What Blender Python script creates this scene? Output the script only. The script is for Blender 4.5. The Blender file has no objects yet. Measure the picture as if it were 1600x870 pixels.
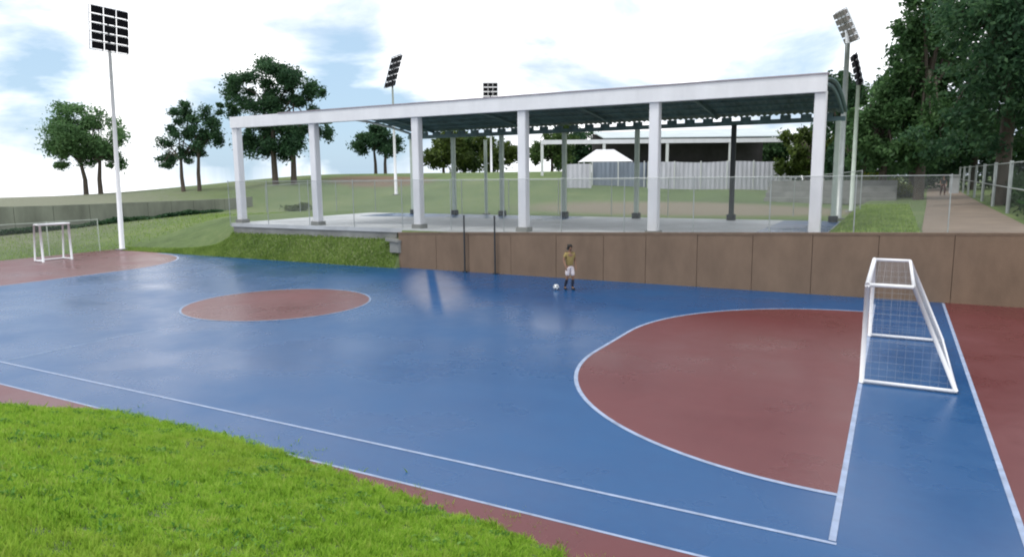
import bpy, math, random
import numpy as np
from mathutils import Vector, Matrix
random.seed(7); rng = np.random.default_rng(7)
S = bpy.context.scene; COL = S.collection
PI = math.pi

# ---------------------------------------------------------------- court frame
# court coordinates: s runs along the near side line (0 = right goal line, negative to the left), v runs across
C0 = (3.73, 7.71); ANG = math.atan2(-.4795, .8776)
CX, CY = math.cos(ANG), math.sin(ANG)
def W(s, v, z=0.0): return Vector((C0[0] + s*CX - v*CY, C0[1] + s*CY + v*CX, z))
def to_sv(x, y):
    dx, dy = x - C0[0], y - C0[1]
    return dx*CX + dy*CY, -dx*CY + dy*CX
def sm(a, b, x):
    t = np.clip((x - a)/(b - a), 0, 1); return t*t*(3 - 2*t)

# ---------------------------------------------------------------- materials
def lin(r, g, b):
    f = lambda c: (c/255/12.92) if c/255 <= .04045 else ((c/255 + .055)/1.055)**2.4
    return (f(r), f(g), f(b), 1)
def new_mat(name):
    m = bpy.data.materials.new(name); m.use_nodes = True
    nt = m.node_tree; return m, nt, nt.nodes['Principled BSDF']
def N(nt, typ, **kw):
    n = nt.nodes.new(typ)
    for k, v in kw.items():
        if k.startswith('i_'): n.inputs[k[2:].replace('_', ' ')].default_value = v
        else: setattr(n, k, v)
    return n
def ramp(nt, stops, fac):
    r = nt.nodes.new('ShaderNodeValToRGB'); e = r.color_ramp.elements
    while len(e) < len(stops): e.new(.5)
    for i, (p, c) in enumerate(stops): e[i].position = p; e[i].color = c
    nt.links.new(fac, r.inputs[0]); return r
def vary(c, k): return (min(c[0]*k, 1), min(c[1]*k, 1), min(c[2]*k, 1), 1)
def mat(name, c, rough=.6, scale=2.0, amt=.18, bump=0.0, bscale=30, metal=0.0, coat=0.0, spec=.5, stretch=None):
    m, nt, b = new_mat(name); L = nt.links
    tc = N(nt, 'ShaderNodeTexCoord'); vec = tc.outputs['Object']
    if stretch:
        mp = N(nt, 'ShaderNodeMapping'); mp.inputs['Scale'].default_value = stretch
        L.new(vec, mp.inputs[0]); vec = mp.outputs[0]
    n = N(nt, 'ShaderNodeTexNoise', i_Scale=scale, i_Detail=6.0, i_Roughness=.62); L.new(vec, n.inputs['Vector'])
    r = ramp(nt, [(.28, vary(c, 1 - amt)), (.72, vary(c, 1 + amt))], n.outputs['Fac'])
    L.new(r.outputs[0], b.inputs['Base Color'])
    b.inputs['Roughness'].default_value = rough; b.inputs['Metallic'].default_value = metal
    b.inputs['Specular IOR Level'].default_value = spec
    if coat: b.inputs['Coat Weight'].default_value = coat; b.inputs['Coat Roughness'].default_value = .15
    if bump:
        n2 = N(nt, 'ShaderNodeTexNoise', i_Scale=bscale, i_Detail=4.0); L.new(vec, n2.inputs['Vector'])
        bp = N(nt, 'ShaderNodeBump', i_Strength=bump, i_Distance=.02); L.new(n2.outputs['Fac'], bp.inputs['Height'])
        L.new(bp.outputs[0], b.inputs['Normal'])
    return m
def court_mat(name, c, c2, rbase=.36):
    """painted acrylic court: slightly worn colour, drying wet areas change the gloss"""
    m, nt, b = new_mat(name); L = nt.links
    tc = N(nt, 'ShaderNodeTexCoord'); P = tc.outputs['Object']
    n1 = N(nt, 'ShaderNodeTexNoise', i_Scale=.22, i_Detail=5.0, i_Roughness=.6); L.new(P, n1.inputs['Vector'])
    n2 = N(nt, 'ShaderNodeTexNoise', i_Scale=3.5, i_Detail=6.0, i_Roughness=.7); L.new(P, n2.inputs['Vector'])
    n3 = N(nt, 'ShaderNodeTexNoise', i_Scale=160.0, i_Detail=2.0); L.new(P, n3.inputs['Vector'])
    mp = N(nt, 'ShaderNodeMapping'); mp.inputs['Scale'].default_value = (.25, 2.2, 1); L.new(P, mp.inputs[0])
    n4 = N(nt, 'ShaderNodeTexNoise', i_Scale=1.0, i_Detail=4.0); L.new(mp.outputs[0], n4.inputs['Vector'])
    a = N(nt, 'ShaderNodeMath', operation='MULTIPLY_ADD'); a.inputs[1].default_value = .30
    L.new(n2.outputs['Fac'], a.inputs[0]); L.new(n1.outputs['Fac'], a.inputs[2])
    a2 = N(nt, 'ShaderNodeMath', operation='MULTIPLY_ADD'); a2.inputs[1].default_value = .25
    L.new(n4.outputs['Fac'], a2.inputs[0]); L.new(a.outputs[0], a2.inputs[2])
    r = ramp(nt, [(.5, c), (.95, c2)], a2.outputs[0]); L.new(r.outputs[0], b.inputs['Base Color'])
    rr = N(nt, 'ShaderNodeMapRange'); rr.inputs['From Min'].default_value = .35; rr.inputs['From Max'].default_value = .7
    rr.inputs['To Min'].default_value = rbase - .1; rr.inputs['To Max'].default_value = rbase + .12
    L.new(n1.outputs['Fac'], rr.inputs['Value'])
    # bright reflection running out from the wall foot, painted into the court colour
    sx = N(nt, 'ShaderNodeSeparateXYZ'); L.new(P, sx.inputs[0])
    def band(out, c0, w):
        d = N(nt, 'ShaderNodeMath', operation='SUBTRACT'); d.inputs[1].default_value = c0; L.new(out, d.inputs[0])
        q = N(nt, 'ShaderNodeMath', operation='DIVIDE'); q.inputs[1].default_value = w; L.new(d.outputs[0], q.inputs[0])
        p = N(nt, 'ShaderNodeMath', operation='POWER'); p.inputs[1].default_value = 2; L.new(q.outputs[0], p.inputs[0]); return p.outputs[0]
    # dark streak through it: the column's reflection, painted by leaving the court colour
    t1 = N(nt, 'ShaderNodeMath', operation='MULTIPLY_ADD'); t1.inputs[1].default_value = COLUMN_REFL[0]; t1.inputs[2].default_value = COLUMN_REFL[1]; L.new(sx.outputs[1], t1.inputs[0])
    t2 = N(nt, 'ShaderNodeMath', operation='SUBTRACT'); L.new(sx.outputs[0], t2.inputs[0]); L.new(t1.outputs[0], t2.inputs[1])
    ad = N(nt, 'ShaderNodeMath', operation='ADD'); L.new(band(t2.outputs[0], REFL[0], REFL[2]), ad.inputs[0]); L.new(band(sx.outputs[1], REFL[1], REFL[3]), ad.inputs[1])
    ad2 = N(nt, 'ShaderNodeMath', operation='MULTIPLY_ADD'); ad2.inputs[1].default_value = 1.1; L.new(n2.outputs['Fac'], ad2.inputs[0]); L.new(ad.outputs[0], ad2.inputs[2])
    sheen = N(nt, 'ShaderNodeMapRange', interpolation_type='SMOOTHSTEP'); sheen.inputs['From Min'].default_value = .55; sheen.inputs['From Max'].default_value = 1.7  # mask of the painted reflection, also makes it rougher
    sheen.inputs['To Min'].default_value = 1.9; sheen.inputs['To Max'].default_value = 1.0
    L.new(ad2.outputs[0], sheen.inputs['Value'])
    mu = N(nt, 'ShaderNodeMath', operation='MULTIPLY'); L.new(rr.outputs[0], mu.inputs[0]); L.new(sheen.outputs[0], mu.inputs[1])
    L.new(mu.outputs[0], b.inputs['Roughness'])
    refl_fac = N(nt, 'ShaderNodeMapRange'); refl_fac.inputs['From Min'].default_value = 1.9; refl_fac.inputs['From Max'].default_value = 1.0; refl_fac.inputs['To Max'].default_value = .75; L.new(sheen.outputs[0], refl_fac.inputs['Value'])
    refl_mix = N(nt, 'ShaderNodeMix', data_type='RGBA'); refl_mix.inputs[7].default_value = (.20, .21, .27, 1)
    refl_fac.inputs['From Min'].default_value = 1.0; refl_fac.inputs['From Max'].default_value = 1.9
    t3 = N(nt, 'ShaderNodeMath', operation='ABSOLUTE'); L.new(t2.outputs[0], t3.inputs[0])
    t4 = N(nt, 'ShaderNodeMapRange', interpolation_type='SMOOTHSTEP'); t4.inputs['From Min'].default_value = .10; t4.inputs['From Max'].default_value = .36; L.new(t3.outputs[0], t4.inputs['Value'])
    t5 = N(nt, 'ShaderNodeMath', operation='MULTIPLY'); L.new(refl_fac.outputs[0], t5.inputs[0]); L.new(t4.outputs[0], t5.inputs[1]); refl_fac = t5
    L.new(refl_fac.outputs[0], refl_mix.inputs[0]); L.new(r.outputs[0], refl_mix.inputs[6]); L.new(refl_mix.outputs[2], b.inputs['Base Color'])
    bp = N(nt, 'ShaderNodeBump', i_Strength=.12, i_Distance=.004); L.new(n3.outputs['Fac'], bp.inputs['Height']); L.new(bp.outputs[0], b.inputs['Normal'])
    b.inputs['Specular IOR Level'].default_value = .32
    return m
COLUMN_REFL = (-.74, -5.09)  # line followed by the column's painted reflection
REFL = (.1, 14.2, 1.75, 5.2)  # centre and half widths of the painted bright reflection

def leaf_mat(name, dark, mid, light, scale=.35):
    m, nt, b = new_mat(name); L = nt.links
    g = N(nt, 'ShaderNodeNewGeometry'); tc = N(nt, 'ShaderNodeTexCoord')
    n = N(nt, 'ShaderNodeTexNoise', i_Scale=scale, i_Detail=3.0); L.new(tc.outputs['Object'], n.inputs['Vector'])
    a = N(nt, 'ShaderNodeMath', operation='MULTIPLY_ADD'); a.inputs[1].default_value = .45
    L.new(g.outputs['Random Per Island'], a.inputs[0]); L.new(n.outputs['Fac'], a.inputs[2])
    r = ramp(nt, [(.4, dark), (.72, mid), (1.05, light)], a.outputs[0])
    L.new(r.outputs[0], b.inputs['Base Color']); b.inputs['Roughness'].default_value = .6
    b.inputs['Specular IOR Level'].default_value = .25
    t = N(nt, 'ShaderNodeBsdfTranslucent'); L.new(r.outputs[0], t.inputs[0])
    mx = N(nt, 'ShaderNodeMixShader'); mx.inputs[0].default_value = .42
    out = nt.nodes['Material Output']; L.new(b.outputs[0], mx.inputs[1]); L.new(t.outputs[0], mx.inputs[2]); L.new(mx.outputs[0], out.inputs[0])
    return m
def mesh_fence_mat(name, c, pitch=.07, wire=.075):
    m, nt, b = new_mat(name); L = nt.links
    tc = N(nt, 'ShaderNodeTexCoord'); sx = N(nt, 'ShaderNodeSeparateXYZ'); L.new(tc.outputs['Object'], sx.inputs[0])
    ax = N(nt, 'ShaderNodeMath', operation='ADD'); L.new(sx.outputs[0], ax.inputs[0]); L.new(sx.outputs[1], ax.inputs[1])
    res = []
    for op in ('ADD', 'SUBTRACT'):
        q = N(nt, 'ShaderNodeMath', operation=op); L.new(ax.outputs[0], q.inputs[0]); L.new(sx.outputs[2], q.inputs[1])
        d = N(nt, 'ShaderNodeMath', operation='DIVIDE'); d.inputs[1].default_value = pitch; L.new(q.outputs[0], d.inputs[0])
        f = N(nt, 'ShaderNodeMath', operation='FRACT'); L.new(d.outputs[0], f.inputs[0])
        l = N(nt, 'ShaderNodeMath', operation='LESS_THAN'); l.inputs[1].default_value = wire; L.new(f.outputs[0], l.inputs[0]); res.append(l)
    mx = N(nt, 'ShaderNodeMath', operation='MAXIMUM'); L.new(res[0].outputs[0], mx.inputs[0]); L.new(res[1].outputs[0], mx.inputs[1])
    b.inputs['Base Color'].default_value = c; b.inputs['Roughness'].default_value = .5; b.inputs['Metallic'].default_value = .3
    t = N(nt, 'ShaderNodeBsdfTransparent'); ms = N(nt, 'ShaderNodeMixShader')
    L.new(mx.outputs[0], ms.inputs[0]); L.new(t.outputs[0], ms.inputs[1]); L.new(b.outputs[0], ms.inputs[2]); L.new(ms.outputs[0], nt.nodes['Material Output'].inputs[0])
    return m

M = {}
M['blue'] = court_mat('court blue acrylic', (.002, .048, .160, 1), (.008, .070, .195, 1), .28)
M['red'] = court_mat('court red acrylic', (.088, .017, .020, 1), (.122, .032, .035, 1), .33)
M['line'] = mat('line paint', (.24, .30, .43, 1), .5, 3.5, .28)
M['fadedline'] = mat('worn line paint', (.17, .24, .36, 1), .5, 2.5, .4)
M['white'] = mat('white steel paint', (.70, .71, .745, 1), .45, .8, .08, stretch=(1.5, 1.5, .5))
M['offwhite'] = mat('weathered white paint', (.60, .62, .62, 1), .5, 1.2, .14, stretch=(3, 3, .5))
M['galv'] = mat('galvanised steel', (.34, .37, .37, 1), .45, 3, .15, metal=.4)
M['palegreen'] = mat('pale green grey paint', (.46, .53, .47, 1), .5, 2, .12)
M['dark'] = mat('dark steel', (.022, .027, .032, 1), .5, 3, .25)
M['lampface'] = mat('lamp housing black', (.005, .005, .007, 1), .85, 5, .3, spec=.1)
M['lampgrey'] = mat('lamp housing grey', (.20, .18, .17, 1), .5, 5, .2)
M['soffit'] = mat('green grey roof sheet', (.105, .175, .190, 1), .6, .6, .35, stretch=(4, .4, 1))
M['roofedge'] = mat('faded mauve roof edge', (.30, .27, .31, 1), .6, 2, .2)
M['wall'] = mat('brown rendered concrete', (.172, .118, .082, 1), .85, .9, .20, .35, 25, stretch=(1.2, 1.2, .5))
M['coping'] = mat('brown wall coping', (.140, .098, .070, 1), .85, 2, .2, .3, 30)
M['concrete'] = mat('pale concrete', (.42, .44, .46, 1), .6, .5, .24, .15, 20)
M['greycon'] = mat('weathered grey concrete', (.20, .205, .195, 1), .85, .8, .3, .3, 18)
M['terrace'] = mat('terrace concrete', (.185, .20, .16, 1), .9, .5, .4, .3, 18, stretch=(1, 1, .4))
M['path'] = mat('brown path', (.165, .130, .100, 1), .85, .7, .2, .4, 18)
M['white_sheet'] = mat('white wall sheet', (.52, .52, .59, 1), .6, .7, .16, stretch=(3, 3, .4))
M['blue_sheet'] = mat('blue grey sheet', (.20, .235, .30, 1), .6, .7, .2, stretch=(3, 3, .4))
M['roofpale'] = mat('pale metal roof', (.40, .46, .48, 1), .5, .5, .12)
M['shade_int'] = mat('dark shed interior shade', (.060, .054, .060, 1), .7, 1, .3)  # dark colour stands for shade inside the far shed
M['net'] = mat('net string', (.34, .36, .40, 1), .7, 5, .1)
M['bark'] = mat('bark', (.065, .052, .040, 1), .9, 4, .35, .6, 14, stretch=(3, 3, .6))
M['barkpale'] = mat('pale bark', (.20, .175, .145, 1), .9, 4, .3, .6, 14, stretch=(3, 3, .6))
M['chain'] = mesh_fence_mat('chain link', (.30, .33, .32, 1))
M['chaindark'] = mesh_fence_mat('dark chain link', (.10, .12, .12, 1), .07, .1)
M['leafA'] = leaf_mat('foliage broad', (.030, .058, .018, 1), (.062, .115, .032, 1), (.110, .175, .050, 1))
M['leafB'] = leaf_mat('foliage dark', (.017, .050, .026, 1), (.040, .100, .047, 1), (.075, .155, .066, 1))
M['leafC'] = leaf_mat('foliage mid', (.048, .105, .042, 1), (.090, .185, .070, 1), (.145, .260, .100, 1))
M['leafD'] = leaf_mat('foliage deep', (.012, .034, .014, 1), (.030, .074, .027, 1), (.062, .128, .044, 1))
M['leafE'] = leaf_mat('foliage green', (.024, .062, .022, 1), (.050, .116, .040, 1), (.092, .180, .062, 1))
M['leafY'] = leaf_mat('foliage yellow green', (.045, .062, .008, 1), (.090, .120, .014, 1), (.140, .170, .022, 1))
M['leafO'] = leaf_mat('foliage olive', (.036, .062, .012, 1), (.070, .110, .022, 1), (.115, .160, .034, 1))
M['skin'] = mat('skin', (.22, .115, .07, 1), .5, 20, .08)
M['hair'] = mat('black hair', (.010, .008, .006, 1), .5, 60, .3)
M['shirt'] = mat('olive tan shirt', (.27, .20, .07, 1), .8, 8, .15)
M['shorts'] = mat('white shorts', (.62, .56, .58, 1), .8, 8, .08)
M['sock'] = mat('dark navy socks', (.020, .024, .045, 1), .8, 10, .15)
M['maroon'] = mat('dark maroon cloth', (.060, .016, .016, 1), .8, 8, .2)
M['black'] = mat('black cloth', (.010, .010, .012, 1), .8, 8, .2)
M['ball'] = mat('white ball', (.75, .78, .80, 1), .4, 12, .05)

def grass_ground_mat():
    m, nt, b = new_mat('grass ground'); L = nt.links
    tc = N(nt, 'ShaderNodeTexCoord'); P = tc.outputs['Object']
    n1 = N(nt, 'ShaderNodeTexNoise', i_Scale=.09, i_Detail=6.0, i_Roughness=.65); L.new(P, n1.inputs['Vector'])
    n2 = N(nt, 'ShaderNodeTexNoise', i_Scale=1.6, i_Detail=7.0, i_Roughness=.72); L.new(P, n2.inputs['Vector'])
    a = N(nt, 'ShaderNodeMath', operation='MULTIPLY_ADD'); a.inputs[1].default_value = .6
    L.new(n2.outputs['Fac'], a.inputs[0]); L.new(n1.outputs['Fac'], a.inputs[2])
    r = ramp(nt, [(.55, (.066, .096, .040, 1)), (.78, (.102, .148, .058, 1)), (.98, (.155, .188, .086, 1))], a.outputs[0])
    # dry, greyer grass on the far slopes and a scrape of bare red soil
    sx = N(nt, 'ShaderNodeSeparateXYZ'); L.new(P, sx.inputs[0])
    def rad(cx, cy, w, h):
        o = []
        for out, c, k in ((sx.outputs[0], cx, w), (sx.outputs[1], cy, h)):
            d = N(nt, 'ShaderNodeMath', operation='SUBTRACT'); d.inputs[1].default_value = c; L.new(out, d.inputs[0])
            q = N(nt, 'ShaderNodeMath', operation='DIVIDE'); q.inputs[1].default_value = k; L.new(d.outputs[0], q.inputs[0])
            p = N(nt, 'ShaderNodeMath', operation='POWER'); p.inputs[1].default_value = 2; L.new(q.outputs[0], p.inputs[0]); o.append(p)
        s = N(nt, 'ShaderNodeMath', operation='ADD'); L.new(o[0].outputs[0], s.inputs[0]); L.new(o[1].outputs[0], s.inputs[1])
        s2 = N(nt, 'ShaderNodeMath', operation='MULTIPLY_ADD'); s2.inputs[1].default_value = 1.4; L.new(n2.outputs['Fac'], s2.inputs[0]); L.new(s.outputs[0], s2.inputs[2])
        mr = N(nt, 'ShaderNodeMapRange', interpolation_type='SMOOTHSTEP'); mr.inputs['From Min'].default_value = 1.0; mr.inputs['From Max'].default_value = 1.9
        mr.inputs['To Min'].default_value = 1; mr.inputs['To Max'].default_value = 0; L.new(s2.outputs[0], mr.inputs['Value']); return mr.outputs[0]
    cur = r.outputs[0]
    def blend(fac, col):
        nonlocal cur
        mx = N(nt, 'ShaderNodeMix', data_type='RGBA'); L.new(fac, mx.inputs[0]); L.new(cur, mx.inputs[6]); mx.inputs[7].default_value = col; cur = mx.outputs[2]
    for cx, cy, w, h, col in SOIL:
        blend(rad(cx, cy, w, h), col)
    L.new(cur, b.inputs['Base Color']); b.inputs['Roughness'].default_value = .9; b.inputs['Specular IOR Level'].default_value = .15
    bp = N(nt, 'ShaderNodeBump', i_Strength=.8, i_Distance=.15); L.new(n2.outputs['Fac'], bp.inputs['Height']); L.new(bp.outputs[0], b.inputs['Normal'])
    return m

# ---------------------------------------------------------------- mesh helpers
class MB:
    def __init__(self): self.v = []; self.f = []
    def add(self, vs, fs):
        o = len(self.v); self.v += [tuple(p) for p in vs]; self.f += [tuple(i + o for i in q) for q in fs]; return self
    def box(self, c, d, mx=None, bev=0.0):
        x, y, z = d[0]/2, d[1]/2, d[2]/2
        if bev:
            b = min(bev, x*.45, y*.45); pr = [(-x + b, -y), (x - b, -y), (x, -y + b), (x, y - b), (x - b, y), (-x + b, y), (-x, y - b), (-x, -y + b)]
            pts = [Vector((px, py, -z)) for px, py in pr] + [Vector((px, py, z)) for px, py in pr]
            fs = [tuple(range(7, -1, -1)), tuple(range(8, 16))] + [(i, (i + 1) % 8, 8 + (i + 1) % 8, 8 + i) for i in range(8)]
        else:
            pts = [Vector((sx*x, sy*y, sz*z)) for sz in (-1, 1) for sx, sy in ((-1, -1), (1, -1), (1, 1), (-1, 1))]
            fs = [(3, 2, 1, 0), (4, 5, 6, 7), (0, 1, 5, 4), (1, 2, 6, 5), (2, 3, 7, 6), (3, 0, 4, 7)]
        if mx is not None: pts = [mx @ p for p in pts]
        c = Vector(c); return self.add([p + c for p in pts], fs)
    def tube(self, pts, rs, n=8, cap=True):
        pts = [Vector(p) for p in pts]; rings = []
        if not hasattr(rs, '__len__'): rs = [rs]*len(pts)
        vs = []
        for i, p in enumerate(pts):
            d = (pts[min(i + 1, len(pts) - 1)] - pts[max(i - 1, 0)]).normalized()
            a = Vector((0, 0, 1)) if abs(d.z) < .9 else Vector((1, 0, 0))
            e1 = d.cross(a).normalized(); e2 = d.cross(e1)
            for k in range(n):
                t = 2*PI*k/n; vs.append(p + (e1*math.cos(t) + e2*math.sin(t))*rs[i])
        fs = []
        for i in range(len(pts) - 1):
            for k in range(n): fs.append((i*n + k, i*n + (k + 1) % n, (i + 1)*n + (k + 1) % n, (i + 1)*n + k))
        if cap: fs += [tuple(range(n)), tuple(range((len(pts) - 1)*n + n - 1, (len(pts) - 1)*n - 1, -1))]
        return self.add(vs, fs)
    def prism(self, poly, z0, z1):
        n = len(poly); return self.add([(x, y, z0) for x, y in poly] + [(x, y, z1) for x, y in poly],
            [tuple(range(n - 1, -1, -1)), tuple(range(n, 2*n))] + [(i, (i + 1) % n, n + (i + 1) % n, n + i) for i in range(n)])
    def build(self, name, m, parent=None, smooth=False):
        me = bpy.data.meshes.new(name); me.from_pydata(self.v, [], self.f); me.update()
        if smooth:
            for p in me.polygons: p.use_smooth = True
        if m: me.materials.append(m)
        o = bpy.data.objects.new(name, me); COL.objects.link(o)
        if parent: o.parent = parent
        return o
def tag(o, label, cat, group=None, kind=None):
    if label: o['label'] = label
    if cat: o['category'] = cat
    if group: o['group'] = group
    if kind: o['kind'] = kind
    return o
def thing(name, loc, label, cat, group=None, rz=None):
    o = bpy.data.objects.new(name, None); COL.objects.link(o); o.location = loc
    o.rotation_euler = (0, 0, ANG if rz is None else rz); o.empty_display_size = .3
    return tag(o, label, cat, group)
def np_mesh(name, verts, nface, k, m, parent=None):
    """verts: (nface*k,3) array, k verts per face"""
    me = bpy.data.meshes.new(name); n = len(verts)
    me.vertices.add(n); me.vertices.foreach_set('co', np.asarray(verts, np.float32).ravel())
    me.loops.add(n); me.loops.foreach_set('vertex_index', np.arange(n, dtype=np.int32))
    me.polygons.add(nface); me.polygons.foreach_set('loop_start', np.arange(0, n, k, dtype=np.int32))
    me.polygons.foreach_set('loop_total', np.full(nface, k, np.int32)); me.update(calc_edges=True); me.validate()
    me.materials.append(m); o = bpy.data.objects.new(name, me); COL.objects.link(o)
    if parent: o.parent = parent
    return o

# ---------------------------------------------------------------- terrain
def wall_top(s): return 2.27 + .0275*s          # top of the brown retaining wall, falling to the left
OUT_S = np.array([-60, -22, -17, -14.4, -12.2, -8.8, -6.3, -4.55, -3.1, -2.5, -1.2, 0.5, 3, 40])
OUT_V = np.array([-9, -6, -3.2, -1.95, -.80, -.72, -1.02, -1.26, -1.40, -1.62, -2.6, -4.2, -5.2, -5.2])
def terrain(s, v):
    s = np.asarray(s, float); v = np.asarray(v, float)
    z = np.full(np.broadcast(s, v).shape, -.06)
    # bank under the photographer
    d = np.interp(s, OUT_S, OUT_V) - v
    z = z + 2.7*np.clip(d/7.0, 0, 1)**1.05
    # plateau behind the court
    pl = np.where(s > -2.2, np.where(s > -1, wall_top(s) - .06, 1.78 + (wall_top(s) - .06 - 1.78)*sm(-2.2, -1.2, s)), 1.78)
    pl = np.minimum(pl, 2.5)
    w = np.where(s > -20.6, .14, 1.15 + .75*np.clip((-s - 32.6), 0, 26))
    start = np.where(s > -20.6, 18.6, 18.1)
    t = np.clip((v - start)/w, 0, 1); t = np.where(s > -20.6, t, t*t*(3 - 2*t)*.5 + t*.5)
    leftfade = 1 - .45*sm(36, 60, -s)
    zb = pl*leftfade*t
    # far slope rising to a crest, then dropping away
    a = np.clip(-s - 43, 0, None); b = np.clip(v - 33, 0, None)
    q = np.hypot(a, b); th = np.arctan2(b, a + 1e-6)/(PI/2)
    crest = 2.75 + 2.15*sm(.05, .62, th)
    crest = crest - 1.9*sm(-36, -15, s); low = zb
    rightfade = 1 - sm(-16, 2, s)
    up = (crest - low)*sm(0, 36, q)**1.35*np.where(s > -43, rightfade, 1)
    drop = np.clip(q - 36, 0, None); drop = .055*drop*np.clip(drop/25, 0, 1)
    z = np.where((v > 18.1) | (s < -43), z*0 - .06*(1 - np.clip(t, 0, 1)) + zb + up - drop*np.where(s > -43, rightfade, 1), z)
    return z
def tz(s, v): return float(terrain(np.array([s]), np.array([v]))[0])

SOIL = [(-53, 57, 8, 4.5, (.15, .108, .075, 1)), (-13, 42, 14, 7.5, (.19, .165, .125, 1)), (-80, 14, 32, 34, (.185, .195, .145, 1))]
ss = np.unique(np.concatenate([np.linspace(-420, -100, 17), np.linspace(-100, -46, 37), np.linspace(-46, -20.7, 64), [-20.6, -20.55], np.linspace(-20, -3, 60), np.linspace(-3, 1, 17), np.linspace(1, 20, 20), np.linspace(20, 260, 13)]))
vv = np.unique(np.concatenate([np.linspace(-120, -18, 10), np.linspace(-18, 0, 61), np.linspace(0, 18, 13), np.linspace(18, 20.4, 25), [18.58, 18.6, 18.74], np.linspace(20.4, 36, 26), np.linspace(36, 110, 50), np.linspace(110, 420, 17)]))
SS, VV = np.meshgrid(ss, vv, indexing='ij'); ZZ = terrain(SS, VV)
ns, nv = len(ss), len(vv); idx = np.arange(ns*nv).reshape(ns, nv)
quads = np.stack([idx[:-1, :-1], idx[1:, :-1], idx[1:, 1:], idx[:-1, 1:]], -1).reshape(-1, 4)
me = bpy.data.meshes.new('ground'); me.from_pydata(np.stack([SS.ravel(), VV.ravel(), ZZ.ravel()], 1).tolist(), [], quads.tolist()); me.update()
for p in me.polygons: p.use_smooth = True
me.materials.append(grass_ground_mat())
ground = bpy.data.objects.new('ground', me); COL.objects.link(ground); ground.location = W(0, 0); ground.rotation_euler[2] = ANG; ground['kind'] = 'structure'

# ---------------------------------------------------------------- court
def sheet(name, poly, z, m, parent):
    mb = MB(); mb.add([(x, y, z) for x, y in poly], [tuple(range(len(poly)))]); return mb.build(name, m, parent)
def strip(name, pts, w, z, parent, m=None, closed=False):
    pts = [Vector((x, y)) for x, y in pts]; n = len(pts); vs = []
    for i, p in enumerate(pts):
        a = pts[(i - 1) % n] if closed or i else p; b = pts[(i + 1) % n] if closed or i < n - 1 else p
        d = (b - a).normalized(); nrm = Vector((-d.y, d.x))*w/2
        vs += [(p.x + nrm.x, p.y + nrm.y, z), (p.x - nrm.x, p.y - nrm.y, z)]
    fs = [(2*i, 2*i + 1, 2*((i + 1) % n) + 1, 2*((i + 1) % n)) for i in range(n if closed else n - 1)]
    return MB().add(vs, fs).build(name, m or M['line'], parent)
def rect(s0, v0, s1, v1): return [(s0, v0), (s1, v0), (s1, v1), (s0, v1)]
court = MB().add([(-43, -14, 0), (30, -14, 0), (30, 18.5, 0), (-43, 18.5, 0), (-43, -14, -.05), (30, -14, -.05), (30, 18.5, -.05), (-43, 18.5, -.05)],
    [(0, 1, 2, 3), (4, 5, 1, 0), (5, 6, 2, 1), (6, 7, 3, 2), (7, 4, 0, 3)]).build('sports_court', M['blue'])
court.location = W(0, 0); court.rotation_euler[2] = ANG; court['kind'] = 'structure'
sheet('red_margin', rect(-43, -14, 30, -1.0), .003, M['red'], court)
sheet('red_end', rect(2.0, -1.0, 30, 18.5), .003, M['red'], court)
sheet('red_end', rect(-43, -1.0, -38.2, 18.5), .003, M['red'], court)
def d_area(x0, sg, cv, half=1.25, R=5.9, n=28):
    pts = []
    for i in range(n + 1):
        t = PI/2*i/n; pts.append((x0 + sg*R*math.sin(t), cv - half - R*math.cos(t)))
    for i in range(n + 1):
        t = PI/2*i/n; pts.append((x0 + sg*R*math.cos(t), cv + half + R*math.sin(t)))
    return pts
dR = d_area(0, -1, 8.55); dL = d_area(-38.2, 1, 9.7, 2.3)
sheet('goal_area', dR[::-1], .003, M['red'], court); strip('marking_line', dR, .085, .006, court)
sheet('goal_area', dL, .003, M['red'], court); strip('marking_line', dL, .10, .006, court)
cc = [(-18.4 + 3.15*math.cos(2*PI*i/64), 8.8 + 3.15*math.sin(2*PI*i/64)) for i in range(64)]
sheet('centre_circle', cc, .004, M['red'], court); strip('marking_line', cc, .07, .007, court, M['fadedline'], closed=True)
strip('marking_line', [(-18.4, .06), (-18.4, 5.6)], .06, .003, court, M['fadedline'])
strip('marking_line', [(-38.2, 0), (.05, 0)], .06, .005, court)
strip('marking_line', [(0, .05), (0, 17.2)], .08, .0075, court)
strip('marking_line', [(2.0, -1), (2.0, 18.4)], .075, .006, court)
strip('marking_line', [(-43, -1), (2.0, -1)], .05, .006, court)

# ---------------------------------------------------------------- retaining wall
rw = thing('retaining_wall', W(0, 0), 'long low brown retaining wall with vertical joints along the far edge of the blue court', 'wall')
js = [-20.6, -18.4, -16.6, -14.4, -12.2, -10.05, -8.25, -6.2, -4.15, -2.1, 0, 2.2, 4.4, 6.6, 8.8, 11, 13.2, 15.4]
for a, b in zip(js[:-1], js[1:]):
    a2, b2 = a + .009, b - .009; mb = MB()
    za, zb = wall_top(a2) - .09, wall_top(b2) - .09
    v0, v1 = 18.5 + random.uniform(-.006, .006), 18.74
    mb.add([(a2, v0, -.05), (b2, v0, -.05), (b2, v1, -.05), (a2, v1, -.05), (a2, v0, za), (b2, v0, zb), (b2, v1, zb), (a2, v1, za)],
           [(3, 2, 1, 0), (4, 5, 6, 7), (0, 1, 5, 4), (1, 2, 6, 5), (2, 3, 7, 6), (3, 0, 4, 7)])
    mb.build('wall_panel', M['wall'], rw)
a, b = js[0], js[-1]; mb = MB(); za, zb = wall_top(a), wall_top(b)
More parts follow.
